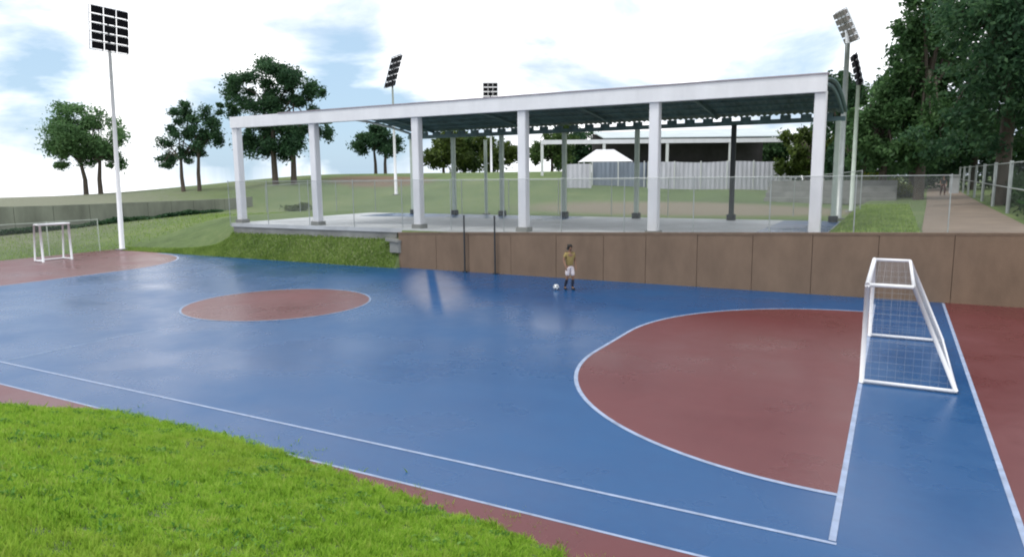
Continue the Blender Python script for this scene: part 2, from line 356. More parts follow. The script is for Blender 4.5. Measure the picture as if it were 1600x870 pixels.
mb.add([(a, 18.485, za - .088), (b, 18.485, zb - .088), (b, 18.765, zb - .088), (a, 18.765, za - .088), (a, 18.485, za), (b, 18.485, zb), (b, 18.765, zb), (a, 18.765, za)],
       [(3, 2, 1, 0), (4, 5, 6, 7), (0, 1, 5, 4), (1, 2, 6, 5), (2, 3, 7, 6), (3, 0, 4, 7)])
mb.build('coping', M['coping'], rw)
mb = MB()
for x in js[1:-1]: mb.box((x, 18.62, wall_top(x)/2 - .08), (.03, .12, wall_top(x) - .1))
mb.build('joint_filler', M['coping'], rw)

slab = thing('stone_slab', W(-20.9, 18.6, 1.22), 'pale flat stone slab lying at the left end of the brown wall', 'stone')
MB().box((0, 0, .09), (.95, .5, .12), Matrix.Rotation(.08, 3, 'Y'), .14).build('slab', M['greycon'], slab)
MB().box((.1, .02, -.25), (.7, .4, .5), None, .1).build('footing', M['greycon'], slab)

for x, z0, z1, lab in ((-16.75, 0, 2.55, 'left of the two thin dark posts against the brown wall'), (-15.15, 0, 2.55, 'right of the two thin dark posts against the brown wall')):
    t = thing('dark_post', W(x, 18.38, .01), lab, 'post', 'thin dark posts against the wall')
    MB().tube([(0, 0, 0), (0, 0, z1)], .038, 8).build('pole', M['dark'], t)
    MB().box((0, 0, .02), (.2, .1, .04)).build('base_plate', M['dark'], t)
    MB().tube([(0, 0, z1), (0, 0, z1 + .04)], .05, 8).build('cap', M['dark'], t)
t = thing('dark_post', W(4.55, 18.36, .01), 'stout dark post in front of the brown wall on the red surface at far right', 'post')
MB().box((0, 0, .95), (.14, .1, 1.9), None, .02).build('pole', M['dark'], t); MB().box((0, 0, .02), (.26, .16, .04)).build('base_plate', M['dark'], t)

# ---------------------------------------------------------------- pavilion
pv = thing('open_pavilion', W(0, 0), 'long open sided sports pavilion with white columns and white fascia above the brown wall', 'pavilion')
FL = 1.87
mb = MB(); mb.box((-17.35, 24.95, FL - .1), (30.7, 12.2, .2)); mb.build('floor_slab', M['concrete'], pv)
MB().box((-26.8, 24.95, FL - .8), (11.6, 12.1, 1.2)).build('plinth', M['greycon'], pv)
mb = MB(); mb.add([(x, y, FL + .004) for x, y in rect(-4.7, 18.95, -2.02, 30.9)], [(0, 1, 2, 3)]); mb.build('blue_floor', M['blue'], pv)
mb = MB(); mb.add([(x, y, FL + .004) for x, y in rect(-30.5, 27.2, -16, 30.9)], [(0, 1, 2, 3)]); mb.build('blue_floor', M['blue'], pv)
FC = [-2.14, -8.2, -14.15, -19.9, -26.5, -32.3]
def arch(v): # underside of the roof sheet
    t = (v - 18.9)/(30.6 - 18.9); return 7.56 + (7.34 - 7.56)*t + .50*math.sin(PI*min(max(t, 0), 1))
for x in FC:
    c = MB().box((x, 19.3, (FL + 7.2)/2), (.40, .40, 7.2 - FL), None, .03).build('column', M['white'], pv)
    MB().box((x, 19.3, FL + .10), (.58, .58, .20), None, .04).build('footing', M['greycon'], c)
for x in (-2.3, -7.3, -12.6, -17.1, -21.4, -25.0, -28.3):
    c = MB().box((x, 30.2, (FL + 6.86)/2), (.24, .24, 6.86 - FL), None, .02).build('rear_column', M['palegreen'] if x != -7.3 else M['dark'], pv)
    MB().box((x, 30.2, FL + .16), (.44, .4, .32), None, .06).build('footing', M['dark'], c)
mb = MB(); mb.box((-17.2, 19.16, 7.45), (30.5, .34, .60)); mb.build('front_fascia', M['white'], pv)
mb = MB(); mb.box((-15.3, 19.17, 7.775), (26.8, .44, .05)); mb.build('roof_edge', M['roofedge'], pv)
mb = MB(); mb.box((-15.3, 30.3, 6.97), (26.6, .26, .22)); mb.build('rear_beam', M['soffit'], pv)
# corrugated roof sheet
X0, X1 = -28.6, -1.95; nx = 360; nvv = 24; vs = []; fs = []
for lay in (0, 1):
    for j in range(nvv + 1):
        v = 19.36 + (30.85 - 19.36)*j/nvv
        for i in range(nx + 1):
            x = X0 + (X1 - X0)*i/nx; vs.append((x, v, arch(v) + .045*math.sin(i*PI/2 + .4) + (.05 if lay else 0)))
n1 = (nx + 1)*(nvv + 1)
for j in range(nvv):
    for i in range(nx):
        a = j*(nx + 1) + i; fs.append((a, a + nx + 1, a + nx + 2, a + 1)); a += n1; fs.append((a, a + 1, a + nx + 2, a + nx + 1))
for j in range(nvv):
    for i in (0, nx):
        a = j*(nx + 1) + i; fs.append((a, a + nx + 1, a + nx + 1 + n1, a + n1))
for i in range(nx):
    for j in (0, nvv):
        a = j*(nx + 1) + i; fs.append((a, a + 1, a + 1 + n1, a + n1))
MB().add(vs, fs).build('roof_sheet', M['soffit'], pv)
for x in (-28.45, -26.5, -19.9, -14.15, -8.2, -2.14):
    pts = [(x, 19.35 + 10.8*i/16) for i in range(17)]
    MB().tube([(a, b, arch(b) - .16) for a, b in pts], .08, 6).build('roof_rafter', M['soffit'] if x > -28 else M['white'], pv)
for k in range(1, 9):
    v = 19.2 + 11.2*k/9; MB().box(((X0 + X1)/2, v, arch(v) - .10), (X1 - X0 - .3, .07, .09)).build('purlin', M['soffit'], pv)
x = X0 + .3
while x < X1 - .2:
    MB().box((x, 30.3, 7.17), (.50, .2, .20)).build('rafter_end', M['soffit'], pv); x += .98
wp = thing('white_post', W(-23.4, 31.6, 1.8), 'slim white post standing at the back of the pavilion left of centre', 'post')
MB().tube([(0, 0, 0), (0, 0, 4.85)], .11, 10).build('pole', M['palegreen'], wp); MB().tube([(0, 0, 4.85), (0, 0, 4.9)], .13, 10).build('cap', M['palegreen'], wp); MB().box((0, 0, .06), (.4, .4, .12)).build('base', M['greycon'], wp)

# ---------------------------------------------------------------- fences
def fence(name, pts, h, step, label, cat='fence', mpost=None, mesh=None, r=.03, zf=None, rails=(1.0,), rr=.7):
    """pts: court-coordinate polyline"""
    s0, v0 = pts[0]; z0 = zf(s0, v0) if zf else tz(s0, v0)
    t = thing(name, W(s0, v0, z0), label, cat); mpost = mpost or M['galv']; mesh = mesh or M['chain']
    P = []
    for (a, b), (c, d) in zip(pts[:-1], pts[1:]):
        n = max(1, round(math.hypot(c - a, d - b)/step))
        for i in range(n): P.append((a + (c - a)*i/n, b + (d - b)*i/n))
    P.append(pts[-1])
    Q = [Vector((a - s0, b - v0, (zf(a, b) if zf else tz(a, b)) - z0)) for a, b in P]
    for q in Q: MB().tube([q + Vector((0, 0, -.1)), q + Vector((0, 0, h + .05))], r, 7).build('fence_post', mpost, t)
    for k in rails: MB().tube([q + Vector((0, 0, h*k)) for q in Q], r*rr, 6).build('rail', mpost, t)
    vs = []; fs = []
    for i, q in enumerate(Q): vs += [q + Vector((0, .02, .03)), q + Vector((0, .02, h - .02))]
    for i in range(len(Q) - 1): fs.append((2*i, 2*i + 2, 2*i + 3, 2*i + 1))
    MB().add(vs, fs).build('wire_mesh', mesh, t)
    return t
fence('chain_link_fence', [(-32.8, 18.87), (-20.6, 18.87), (2.0, 18.87)], 2.4, 3.0, 'tall chain link fence along the front of the pavilion above the brown wall', zf=lambda s, v: 1.80, r=.02)
fence('chain_link_fence', [(-46, 33.5), (-30, 33.0), (-12, 34.5), (-1.4, 37.5)], 2.3, 4.0, 'long chain link fence on the grass behind the pavilion')
fence('chain_link_fence', [(-43.4, 2.5), (-43.4, 17.6)], 2.0, 3.0, 'chain link fence behind the small goal at the left end of the court', mpost=M['palegreen'])
fence('chain_link_fence', [(4.9, 24), (5.6, 55), (6.5, 100)], 2.4, 7.5, 'chain link fence with pale posts along the right edge of the brown path', mpost=M['galv'], r=.085, mesh=M['chaindark'], rails=(.98, .5), rr=.35)

# ---------------------------------------------------------------- path beyond wall, far pillar
P_L = [(1.3, 18.8), (1.3, 20.5), (2.2, 45), (3.3, 80), (6.0, 140)]; P_R = [(15.4, 18.8), (4.6, 22.5), (5.1, 45), (6.1, 80), (8.2, 140)]
vs = []; fs = []
for i in range(len(P_L) - 1):
    n = 8
    for k in range(n + (i == len(P_L) - 2)):
        f = k/n
        for A in (P_L, P_R):
            a = A[i][0]*(1 - f) + A[i + 1][0]*f; b = A[i][1]*(1 - f) + A[i + 1][1]*f
            vs.append((a, b, tz(a, b) + .03))
for i in range(len(vs)//2 - 1): fs.append((2*i, 2*i + 1, 2*i + 3, 2*i + 2))
path = MB().add(vs, fs).build('path', M['path']); path.location = W(0, 0); path.rotation_euler[2] = ANG; path['kind'] = 'structure'
pp = thing('gate_pillar', W(5.05, 68, tz(5.05, 68)), 'short pale concrete pillar at the far end of the brown path', 'pillar')
MB().box((0, 0, .8), (.75, .6, 1.6), None, .05).build('shaft', M['concrete'], pp); MB().box((0, 0, 1.66), (.9, .75, .12), None, .05).build('cap', M['concrete'], pp)

# ---------------------------------------------------------------- goals
def goal(loc, width, h, top, base, label, sg=1, r=.055):
    """front plane at x=0, depth along +x*sg, posts at y=0 and y=width"""
    t = thing('football_goal', loc, label, 'goal', 'white football goals')
    for y in (0, width): MB().tube([(0, y, 0), (0, y, h - .02)], r, 10).build('post', M['white'], t, True)
    MB().tube([(0, -r*.9, h), (0, width + r*.9, h)], r, 10).build('crossbar', M['white'], t, True)
    MB().tube([(sg*top, 0, h), (sg*top, width, h)], r*.7, 8).build('top_rear_bar', M['white'], t, True)
    MB().tube([(sg*base, 0, r*.7), (sg*base, width, r*.7)], r*.7, 8).build('ground_rear_bar', M['white'], t, True)
    for y in (0, width):
        MB().tube([(0, y, h), (sg*top, y, h)], r*.8, 8).build('top_stay', M['white'], t, True)
        MB().tube([(sg*top, y, h), (sg*base, y, r*.7)], r*.8, 8).build('back_stay', M['white'], t, True)
        MB().tube([(0, y, r*.7), (sg*base, y, r*.7)], r*.75, 8).build('ground_bar', M['white'], t, True)
    mb = MB(); st = .0017; d = .15
    A, B = Vector((sg*top, 0, h)), Vector((sg*base, 0, .03)); n = int(width/d)
    for i in range(n + 1):
        y = width*i/n; Y = Vector((0, y, 0))
        mb.tube([A + Y, B + Y], st, 3, False); mb.tube([Vector((0, y, h)), A + Y], st, 3, False)
    m = int((A - B).length/d)
    for i in range(1, m):
        q = A.lerp(B, i/m); mb.tube([q, q + Vector((0, width, 0))], st, 3, False)
        for y in (0, width): mb.tube([Vector((0, y, q.z)), Vector((q.x, y, q.z))], st, 3, False)
    for i in range(1, int(top/d) + 1): x = sg*top*i/(int(top/d) + 1); mb.tube([(x, 0, h), (x, width, h)], st, 3, False)
    for i in range(1, int(base/d)):
        x = base*i/int(base/d); zt = h if x <= top else h*(1 - (x - top)/(base - top))
        for y in (0, width): mb.tube([(sg*x, y, 0), (sg*x, y, zt)], st, 3, False)
    mb.build('net', M['net'], t)
    return t
goal(W(0.02, 7.24, .018), 4.76, 2.04, .82, 1.66, 'large white goal with net in front of the right hand red area', 1, .05)
goal(W(-39.75, 12.3, .01), 1.5, 2.0, .55, .8, 'small far white goal at the left end of the court by the grass bank', -1, .06)

# ---------------------------------------------------------------- floodlights
def floodlight(loc, h, yaw, tilt, label, w=2.45, ph=2.95, pr=(.16, .09), lamp='lampface', lean=0, polem='white', rows=5, cols=3, frame='white'):
    t = thing('floodlight', loc, label, 'floodlight', 'sports floodlights on tall poles', rz=yaw)
    top = Vector((lean, 0, h))
    MB().tube([(0, 0, 0), top*.5, top], [pr[0], (pr[0] + pr[1])/2, pr[1]], 12).build('pole', M[polem], t, True)
    mb = MB(); mb.box((0, 0, .04), (.6, .6, .08)); mb.build('base_plate', M['greycon'], t)
    R = Matrix.Rotation(tilt, 3, 'X'); c = top + Vector((0, -.12, ph/2))
    def at(x, y, z): return c + R @ Vector((x, y, z))
    mb = MB()
    for i in range(cols + 1): mb.box(at(-w/2 + w*i/cols, .05, 0), (.045, .05, ph), R)
    for j in range(rows + 1): mb.box(at(0, .06, -ph/2 + ph*j/rows), (w, .05, .045), R)
    mb.tube([top - Vector((0, 0, .5)), top, at(0, .1, ph*.2)], [pr[1], pr[1], .05], 8)
    mb.build('lamp_frame', M[frame], t)
    cw, ch = w/cols, ph/rows
    for i in range(cols):
        for j in range(rows):
            x, z = -w/2 + cw*(i + .5), -ph/2 + ch*(j + .5)
            a, b = cw*.445, ch*.40; q = [(-1, -1), (1, -1), (1, 1), (-1, 1)]
            vs = [at(x + sx*a, -.14, z + sz*b) for sx, sz in q] + [at(x + sx*a*.94, -.05, z + sz*b*.94) for sx, sz in q] + [at(x + sx*a*.6, .12, z + sz*b*.6) for sx, sz in q]
            MB().add(vs, [(0, 1, 2, 3)] + [(k + o, k + 4 + o, (k + 1) % 4 + 4 + o, (k + 1) % 4 + o) for o in (0, 4) for k in range(4)] + [(11, 10, 9, 8)]).build('lamp', M[lamp], t)
    return t
floodlight(W(-42.3, 18.35, 0), 12.1, math.atan2(-24.7, 44.3)**0 + .12, .10, 'tall white floodlight with three by five black lamps beside the left end of the court', lean=.35, w=2.45, ph=2.55)
def at_px(u_, D, z=None):
    """ground point from a horizontal angle (tangent) and a forward distance"""
    x, y = u_*D, D; s, v = to_sv(x, y); return s, v
def tx(px): return (px + 1.8 - 800)/1095*.990
s, v = at_px(tx(618), 72); floodlight(W(s, v, tz(s, v)), 13.2 - tz(s, v), PI/2 + .55, .30, 'distant floodlight seen edge on, leaning over the left half of the pavilion roof', ph=3.2, frame='dark')
s, v = at_px(tx(768), 100); floodlight(W(s, v, tz(s, v)), 14.2 - tz(s, v), .05, .12, 'distant floodlight with a square lamp bank just showing above the pavilion roof', w=2.0, ph=3.0, frame='dark')
s, v = at_px(tx(1313), 38.5); floodlight(W(s, v, 1.8), 9.3, -2.0 + .42, .46, 'grey floodlight pole with pale lamp bank tilted left, nearer the pavilion corner', w=1.3, ph=1.75, lamp='lampgrey', polem='galv', lean=0, pr=(.17, .12))
s, v = at_px(tx(1333), 44); floodlight(W(s, v, 1.9), 7.7, -2.0 + .12, .25, 'slim pale floodlight pole with dark lamp bank seen edge on, beside the trees', frame='dark', w=1.3, ph=1.85, polem='palegreen', pr=(.13, .11))

# ---------------------------------------------------------------- buildings behind
def far_pavilion():
    D0 = 78; x0, x1 = tx(845)*D0, tx(1240)*D0*1.0; L = x1 - x0; g = tz(*to_sv((x0 + x1)/2, D0))
    t = thing('open_shed', (x0, D0, g - .6), 'far open shed with pale flat roof and white front beam behind the pavilion', 'shed', rz=.02)
    H = 8.0 - g + .6
    mb = MB(); mb.box((L/2, 0, H), (L, .3, .45)); mb.build('front_beam', M['white'], t)
    for i in range(5): MB().box((L*i/4 - (.15 if i == 4 else -.15 if i == 0 else 0), .02, H/2 - .12), (.3, .28, H - .24), None, .03).build('column', M['offwhite'], t)
    mb = MB(); mb.add([(L*.25, .4, H + .45), (L, .4, H + .5), (L, 9, H + 1.9), (L*.25, 9, H + 1.6), (L*.25, .4, H + .35), (L, .4, H + .4), (L, 9, H + 1.8), (L*.25, 9, H + 1.5)],
        [(0, 1, 2, 3), (7, 6, 5, 4), (0, 4, 5, 1), (1, 5, 6, 2), (2, 6, 7, 3), (3, 7, 4, 0)]); mb.build('roof', M['roofpale'], t)
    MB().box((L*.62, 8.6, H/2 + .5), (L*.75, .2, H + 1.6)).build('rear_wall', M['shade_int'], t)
    for i in range(4): MB().box((L*(.2 + .25*i), 4, H + .2), (.12, 8, .2)).build('rafter', M['dark'], t)
far_pavilion()
def sheet_fence(px0, px1, D, h, m, label, ribs=.5, zoff=0):
    x0, x1 = tx(px0)*D, tx(px1)*D; L = x1 - x0; zs = min(tz(*to_sv(x0, D)), tz(*to_sv(x1, D))) + zoff
    t = thing('sheet_fence', (x0, D, zs), label, 'fence', 'pale sheet fences behind the pavilion', rz=0)
    mb = MB(); n = int(L/.12); vs = []
    for i in range(n + 1):
        y = .03*math.sin(i*1.7)
        vs += [(L*i/n, y, -.3), (L*i/n, y, h + .05*math.sin(i*.11)), (L*i/n, y + .04, -.3), (L*i/n, y + .04, h + .05*math.sin(i*.11))]
    fs = []
    for i in range(n): a = 4*i; fs += [(a, a + 4, a + 5, a + 1), (a + 2, a + 3, a + 7, a + 6), (a + 1, a + 5, a + 7, a + 3)]
    mb.add(vs, fs).build('sheeting', m, t)
    for i in range(int(L/2.6) + 1): MB().box((min(L, i*2.6), -.1, h/2), (.1, .1, h + .2)).build('fence_post', M['offwhite'], t)
sheet_fence(1012, 1236, 70, 3.0, M['white_sheet'], 'long whitish sheet fence on the right behind the pavilion')
sheet_fence(925, 1010, 71, 2.5, M['blue_sheet'], 'blue grey sheet fence at the middle behind the pavilion')
sheet_fence(880, 924, 69, 2.3, M['white_sheet'], 'short pale sheet fence left of the blue grey one')
# canvas tents
def tent(px, D, w, h, label):
    x = tx(px)*D; z = tz(*to_sv(x, D)); t = thing('canvas_tent', (x, D, z), label, 'tent', rz=.1)
    e = h*.62; mb = MB()
    mb.add([(-w/2, -1.4, e), (w/2, -1.4, e), (w/2, 1.4, e), (-w/2, 1.4, e), (-w*.18, 0, h), (w*.18, 0, h)], [(0, 1, 5, 4), (1, 2, 5), (2, 3, 4, 5), (3, 0, 4), (3, 2, 1, 0)]).build('canopy', M['white'], t)
    for sx in (-1, 1):
        for sy in (-1, 1): MB().tube([(sx*w*.48, sy*1.35, 0), (sx*w*.48, sy*1.35, e)], .05, 6).build('leg', M['white'], t)
tent(945, 74, 5.2, 3.3, 'white canvas tent roof showing above the blue grey sheet fence')
# concrete terrace steps
x = tx(1187)*58; s, v = to_sv(x, 58); st = thing('terrace_steps', W(s, v, tz(s, v) - .2), 'low dark grey concrete terrace steps behind the right end of the pavilion', 'terrace')
for k in range(4): MB().box((5.2, .9*k, .22 + .22*k), (9.5, .88, .44 + .44*k), None, .02).build('step', M['greycon'], st)

# left terrace wall on the slope
tw = thing('terrace_wall', W(-57.5, 10, tz(-57.5, 10)), 'long low grey concrete wall on the grass slope beyond the left goal', 'wall')
pts = [(-57.5, 4), (-57.5, 17), (-57, 28), (-55.5, 36), (-55, 40)]; prev = None
for i in range(len(pts) - 1):
    for k in range(4):
        f0, f1 = k/4, (k + 1)/4; a = [pts[i][j]*(1 - f0) + pts[i + 1][j]*f0 for j in (0, 1)]; b = [pts[i][j]*(1 - f1) + pts[i + 1][j]*f1 for j in (0, 1)]
        h0 = 2.1*(1 - .55*max(0, a[1] - 14)/26); h1 = 2.1*(1 - .55*max(0, b[1] - 14)/26); z0, z1 = tz(*a) - tw.location.z, tz(*b) - tw.location.z
        A = (a[0] + 57.5, a[1] - 10 + .015); B = (b[0] + 57.5, b[1] - 10 - .015)
        MB().add([(A[0], A[1], z0 - .5), (B[0], B[1], z1 - .5), (B[0] - .3, B[1], z1 - .5), (A[0] - .3, A[1], z0 - .5), (A[0], A[1], z0 + h0), (B[0], B[1], z1 + h1), (B[0] - .3, B[1], z1 + h1), (A[0] - .3, A[1], z0 + h0)],
            [(3, 2, 1, 0), (4, 5, 6, 7), (0, 1, 5, 4), (1, 2, 6, 5), (2, 3, 7, 6), (3, 0, 4, 7)]).build('wall_panel', M['terrace'], tw)

# ---------------------------------------------------------------- vegetation
def leaf_quads(centers, size, flat=.0):
    n = len(centers); a = rng.normal(size=(n, 3)); a /= np.linalg.norm(a, axis=1)[:, None]
    b = rng.normal(size=(n, 3)); b -= (b*a).sum(1)[:, None]*a; b /= np.linalg.norm(b, axis=1)[:, None]
    L = size*rng.uniform(.6, 1.35, n)[:, None]; Wd = L*rng.uniform(.35, .6, n)[:, None]
    nrm = np.cross(a, b)
    p0 = centers - a*L/2; p2 = centers + a*L/2; p1 = centers + b*Wd/2 + nrm*L*.12; p3 = centers - b*Wd/2 + nrm*L*.12
    return np.stack([p0, p1, p2, p3], 1).reshape(-1, 3)
def lobe_points(lobes, n):
    vol = np.array([l[3]*l[4]*l[5] for l in lobes])**.75; cnt = (n*vol/vol.sum()).astype(int); out = []
    for l, c in zip(lobes, cnt):
        nsub = max(5, int(3.5*(l[3]*l[4]*l[5])**.33)); d = rng.normal(size=(nsub, 3)); d /= np.linalg.norm(d, axis=1)[:, None]
        sub = d*rng.uniform(.45, .92, (nsub, 1)); k = rng.integers(0, nsub, c)
        p = sub[k] + rng.normal(size=(c, 3))*rng.uniform(.13, .25, nsub)[k][:, None]
        out.append(np.array(l[:3]) + p*np.array(l[3:6]))
    return np.concatenate(out)
def tree(loc, lobes, trunks, leaf, label, n=7000, size=.45, bark='bark', name='tree', group=None, r=.22):
    """lobes: x,y,z,rx,ry,rz relative to the base; trunks: list of (x_base, x_top, z_top)"""
    t = thing(name, loc, label, 'tree', group, rz=0)
    mb = MB()
    for xb, xt, zt in trunks:
        pts = [(xb, 0, -.3), (xb*.9 + xt*.1 + random.uniform(-.1, .1), 0, zt*.35), (xb*.4 + xt*.6, random.uniform(-.2, .2), zt*.7), (xt, 0, zt)]
        mb.tube(pts, [r*1.25, r, r*.75, r*.45], 9)
        for l in lobes:
            if abs(l[0] - xt) < 5.5:
                mid = Vector((xt*.5 + l[0]*.5, l[1]*.4, zt*.75 + l[2]*.25)); mb.tube([(xb*.35 + xt*.65, 0, zt*.72), mid, (l[0], l[1], l[2])], [r*.5, r*.32, r*.1], 6)
    mb.build('trunk', M[bark], t, True)
    pts = lobe_points(lobes, n); np_mesh('crown', leaf_quads(pts, size), len(pts), 4, M[leaf], t)
    return t
def px_tree(px, D, ybase, lob, trk, leaf, label, n, size, **kw):
    """lobes given in metres relative to base, sizes likewise"""
    x = tx(px)*D; s, v = to_sv(x, D); return tree((x, D, tz(s, v) - .1), lob, trk, leaf, label, n, size, **kw)
# scale helper: at distance D one photo pixel is D/1095 m
k = 82/1095
px_tree(137, 82, 298, [(0, 0, 6.9, 3.6, 3.5, 2.8), (-2.9, .5, 5.6, 2.0, 2.2, 1.9), (3.0, -.3, 5.9, 2.0, 2.2, 2.2), (-.9, 0, 9.0, 2.3, 2.3, 1.5), (1.7, .4, 8.6, 2.0, 2.2, 1.6), (-2.3, 0, 7.7, 1.8, 2, 1.7), (3.6, .2, 4.1, 1.3, 1.4, 1.2), (0, .6, 4.4, 2.8, 2.4, 1.3), (-3.0, 0, 4.0, 1.3, 1.4, .9)],
        [(-.3, -.8, 5.2), (1.4, 1.6, 5.4)], 'leafC', 'round bushy tree on two stems alone on the ridge behind the left floodlight', 20000, .34, r=.24)
px_tree(297, 80, 290, [(-2.5, 0, 4.6, 1.6, 1.6, 1.3), (-.9, .3, 6.6, 1.8, 1.8, 1.4), (.4, 0, 8.6, 2.0, 1.8, 1.4), (2.1, -.2, 7.1, 1.9, 1.8, 1.5), (3.2, .2, 8.3, 1.5, 1.5, 1.2), (-2.9, 0, 3.3, 1.0, 1.1, .7), (1.5, .3, 5.0, 1.7, 1.6, 1.3), (3.3, 0, 6.1, 1.1, 1.2, 1.2), (.1, 0, 4.2, 1.2, 1.2, .9)],
        [(-.8, -1.0, 5.0), (1.0, 1.4, 6.0)], 'leafB', 'open crowned dark tree with two thin stems left of the pavilion', 11000, .32, r=.2)
px_tree(433, 82, 290, [(-3.3, 0, 11.2, 2.2, 2.2, 1.8), (-.4, .3, 12.5, 2.7, 2.4, 1.8), (2.4, 0, 11.4, 2.4, 2.2, 1.8), (4.6, .2, 9.6, 1.7, 1.6, 1.9), (-1.6, -.3, 9.8, 2.8, 2.4, 1.7), (1.8, 0, 9.2, 2.4, 2.2, 1.4), (-5.0, .2, 8.9, 1.4, 1.4, 1.0), (-1.9, 0, 5.0, 2.6, 2.5, 2.0), (1.6, .2, 4.9, 2.8, 2.5, 2.0), (5.2, 0, 6.3, 1.3, 1.6, 1.8), (3.4, 0, 5.5, 1.6, 1.6, 1.9), (0, 0, 7.2, 3.6, 2.4, 1.8), (-3.2, 0, 6.0, 1.2, 1.4, 1.6)],
        [(-.2, 0, 10.0), (1.9, 2.2, 7.0)], 'leafB', 'largest dark tree rising behind the left end of the pavilion roof', 32000, .36, r=.3)
px_tree(592, 96, 276, [(0, 0, 4.6, 2.8, 2.6, 1.8), (-1.7, .2, 3.8, 1.8, 1.8, 1.2), (1.9, 0, 4.0, 2.0, 1.9, 1.4), (.6, .3, 5.8, 1.8, 1.8, 1.0)], [(-.4, -.6, 4.4), (.9, 1.1, 4.2)], 'leafB', 'small round dark tree framed by the arch of the pavilion roof end', 10000, .38, r=.2)
# green trees behind the pavilion
gl = 'trees in the row behind the pavilion'
for px, D, w, h, lf, lab in ((694, 112, 5.2, 8.0, 'leafO', 'olive green tree behind the pavilion, leftmost of the row beyond its floor'), (742, 118, 5.0, 8.4, 'leafA', 'olive green tree just left of the slim white post behind the pavilion'),
                             (784, 112, 4.0, 7.6, 'leafO', 'olive green tree just right of the slim white post behind the pavilion'), (862, 104, 4.2, 7.6, 'leafA', 'green tree at the left end of the far open shed'), (905, 112, 4.8, 8.6, 'leafB', 'dark tree rising behind the left half of the far open shed')):
    lob = [(random.uniform(-.6, .6)*w, random.uniform(-1, 1), h*random.uniform(.3, .85), w*random.uniform(.35, .5), w*.45, h*random.uniform(.16, .24)) for _ in range(9)] + [(0, 0, h*.55, w*.6, w*.6, h*.3)]
    px_tree(px, D, 272, lob, [(0, 0, h*.55)], lf, lab, 5200, .6, group=gl, r=.22)
for px, D, w, h, lf, lab in ((1172, 96, 3.5, 8.2, 'leafB', 'dark round tree showing beside the far shed above the white sheet fence'), (1212, 92, 3.4, 8.0, 'leafD', 'dark tree at the right end of the far shed'),):
    lob = [(random.uniform(-.5, .5)*w, random.uniform(-1, 1), h*random.uniform(.35, .8), w*.45, w*.45, h*.2) for _ in range(6)] + [(0, 0, h*.6, w*.6, w*.6, h*.28)]
    px_tree(px, D, 272, lob, [(0, 0, h*.6)], lf, lab, 4200, .55, group=gl, r=.22)
# right-hand trees
def big_tree(px, D, W_, zb, zt, leaf, label, n, size, trunk=True, rr=.4, group=None, nl=18, bark='bark', seed=1):
    random.seed(seed); lob = []
    x = tx(px)*D; s, v = to_sv(x, D); g = tz(s, v)
    for _ in range(nl):
        a = random.uniform(0, 2*PI); q = math.sqrt(random.random()); zz = random.uniform(.12, .92)
        k = W_*(.55 + .45*math.sin(PI*min(1, zz + .12)))
        lob.append((q*k*.72*math.cos(a), q*k*.72*math.sin(a), zb + (zt - zb)*zz - g, W_*random.uniform(.28, .42), W_*random.uniform(.28, .42), (zt - zb)*random.uniform(.11, .19)))
    return tree((x, D, g - .1), lob, [(0, .2, (zt*.55 + zb*.45) - g)], leaf, label, n, size, group=group, r=rr, bark=bark)
gr = 'large trees along the right side'
big_tree(1566, 41, 6.8, 5.2, 17.5, 'leafB', 'tallest dark tree overhanging the fence at the far right', 26000, .34, group=gr, rr=.38, nl=30, seed=3)
big_tree(1437, 53, 3.9, 5.0, 19.0, 'leafE', 'tall green tree with dark trunk at the left edge of the brown path', 20000, .38, group=gr, rr=.32, nl=24, bark='bark', seed=5)
big_tree(1380, 56, 3.6, 3.4, 12.2, 'leafC', 'mid green bushy tree just right of the slim floodlight pole', 13000, .38, group=gr, rr=.28, nl=20, seed=9)
big_tree(1306, 62, 2.6, 3.5, 13.0, 'leafB', 'dark narrow tree behind the right corner of the pavilion', 8000, .42, group=gr, rr=.25, nl=14, seed=11)
big_tree(1262, 66, 3.2, 3.4, 10.0, 'leafO', 'olive tree seen between the last pavilion columns on the right', 8000, .45, group=gr, rr=.25, nl=14, seed=12)
big_tree(1348, 74, 5.0, 3.2, 14.0, 'leafE', 'green tree standing farther back behind the mid green bushy one', 9000, .5, group=gr, rr=.3, nl=16, seed=14)
big_tree(1425, 78, 6.0, 3.4, 18.0, 'leafB', 'deep green tree far back between the grass and the path end', 12000, .5, group=gr, rr=.3, nl=18, seed=15)
big_tree(1520, 76, 6.8, 3.4, 19.0, 'leafD', 'deep green tree far back behind the path fence', 12000, .5, group=gr, rr=.3, nl=18, seed=16)
big_tree(1640, 56, 5.5, 3.0, 18.0, 'leafD', 'deep green tree cut by the right edge of the photo', 12000, .42, group=gr, rr=.3, nl=20, seed=18)
random.seed(21)
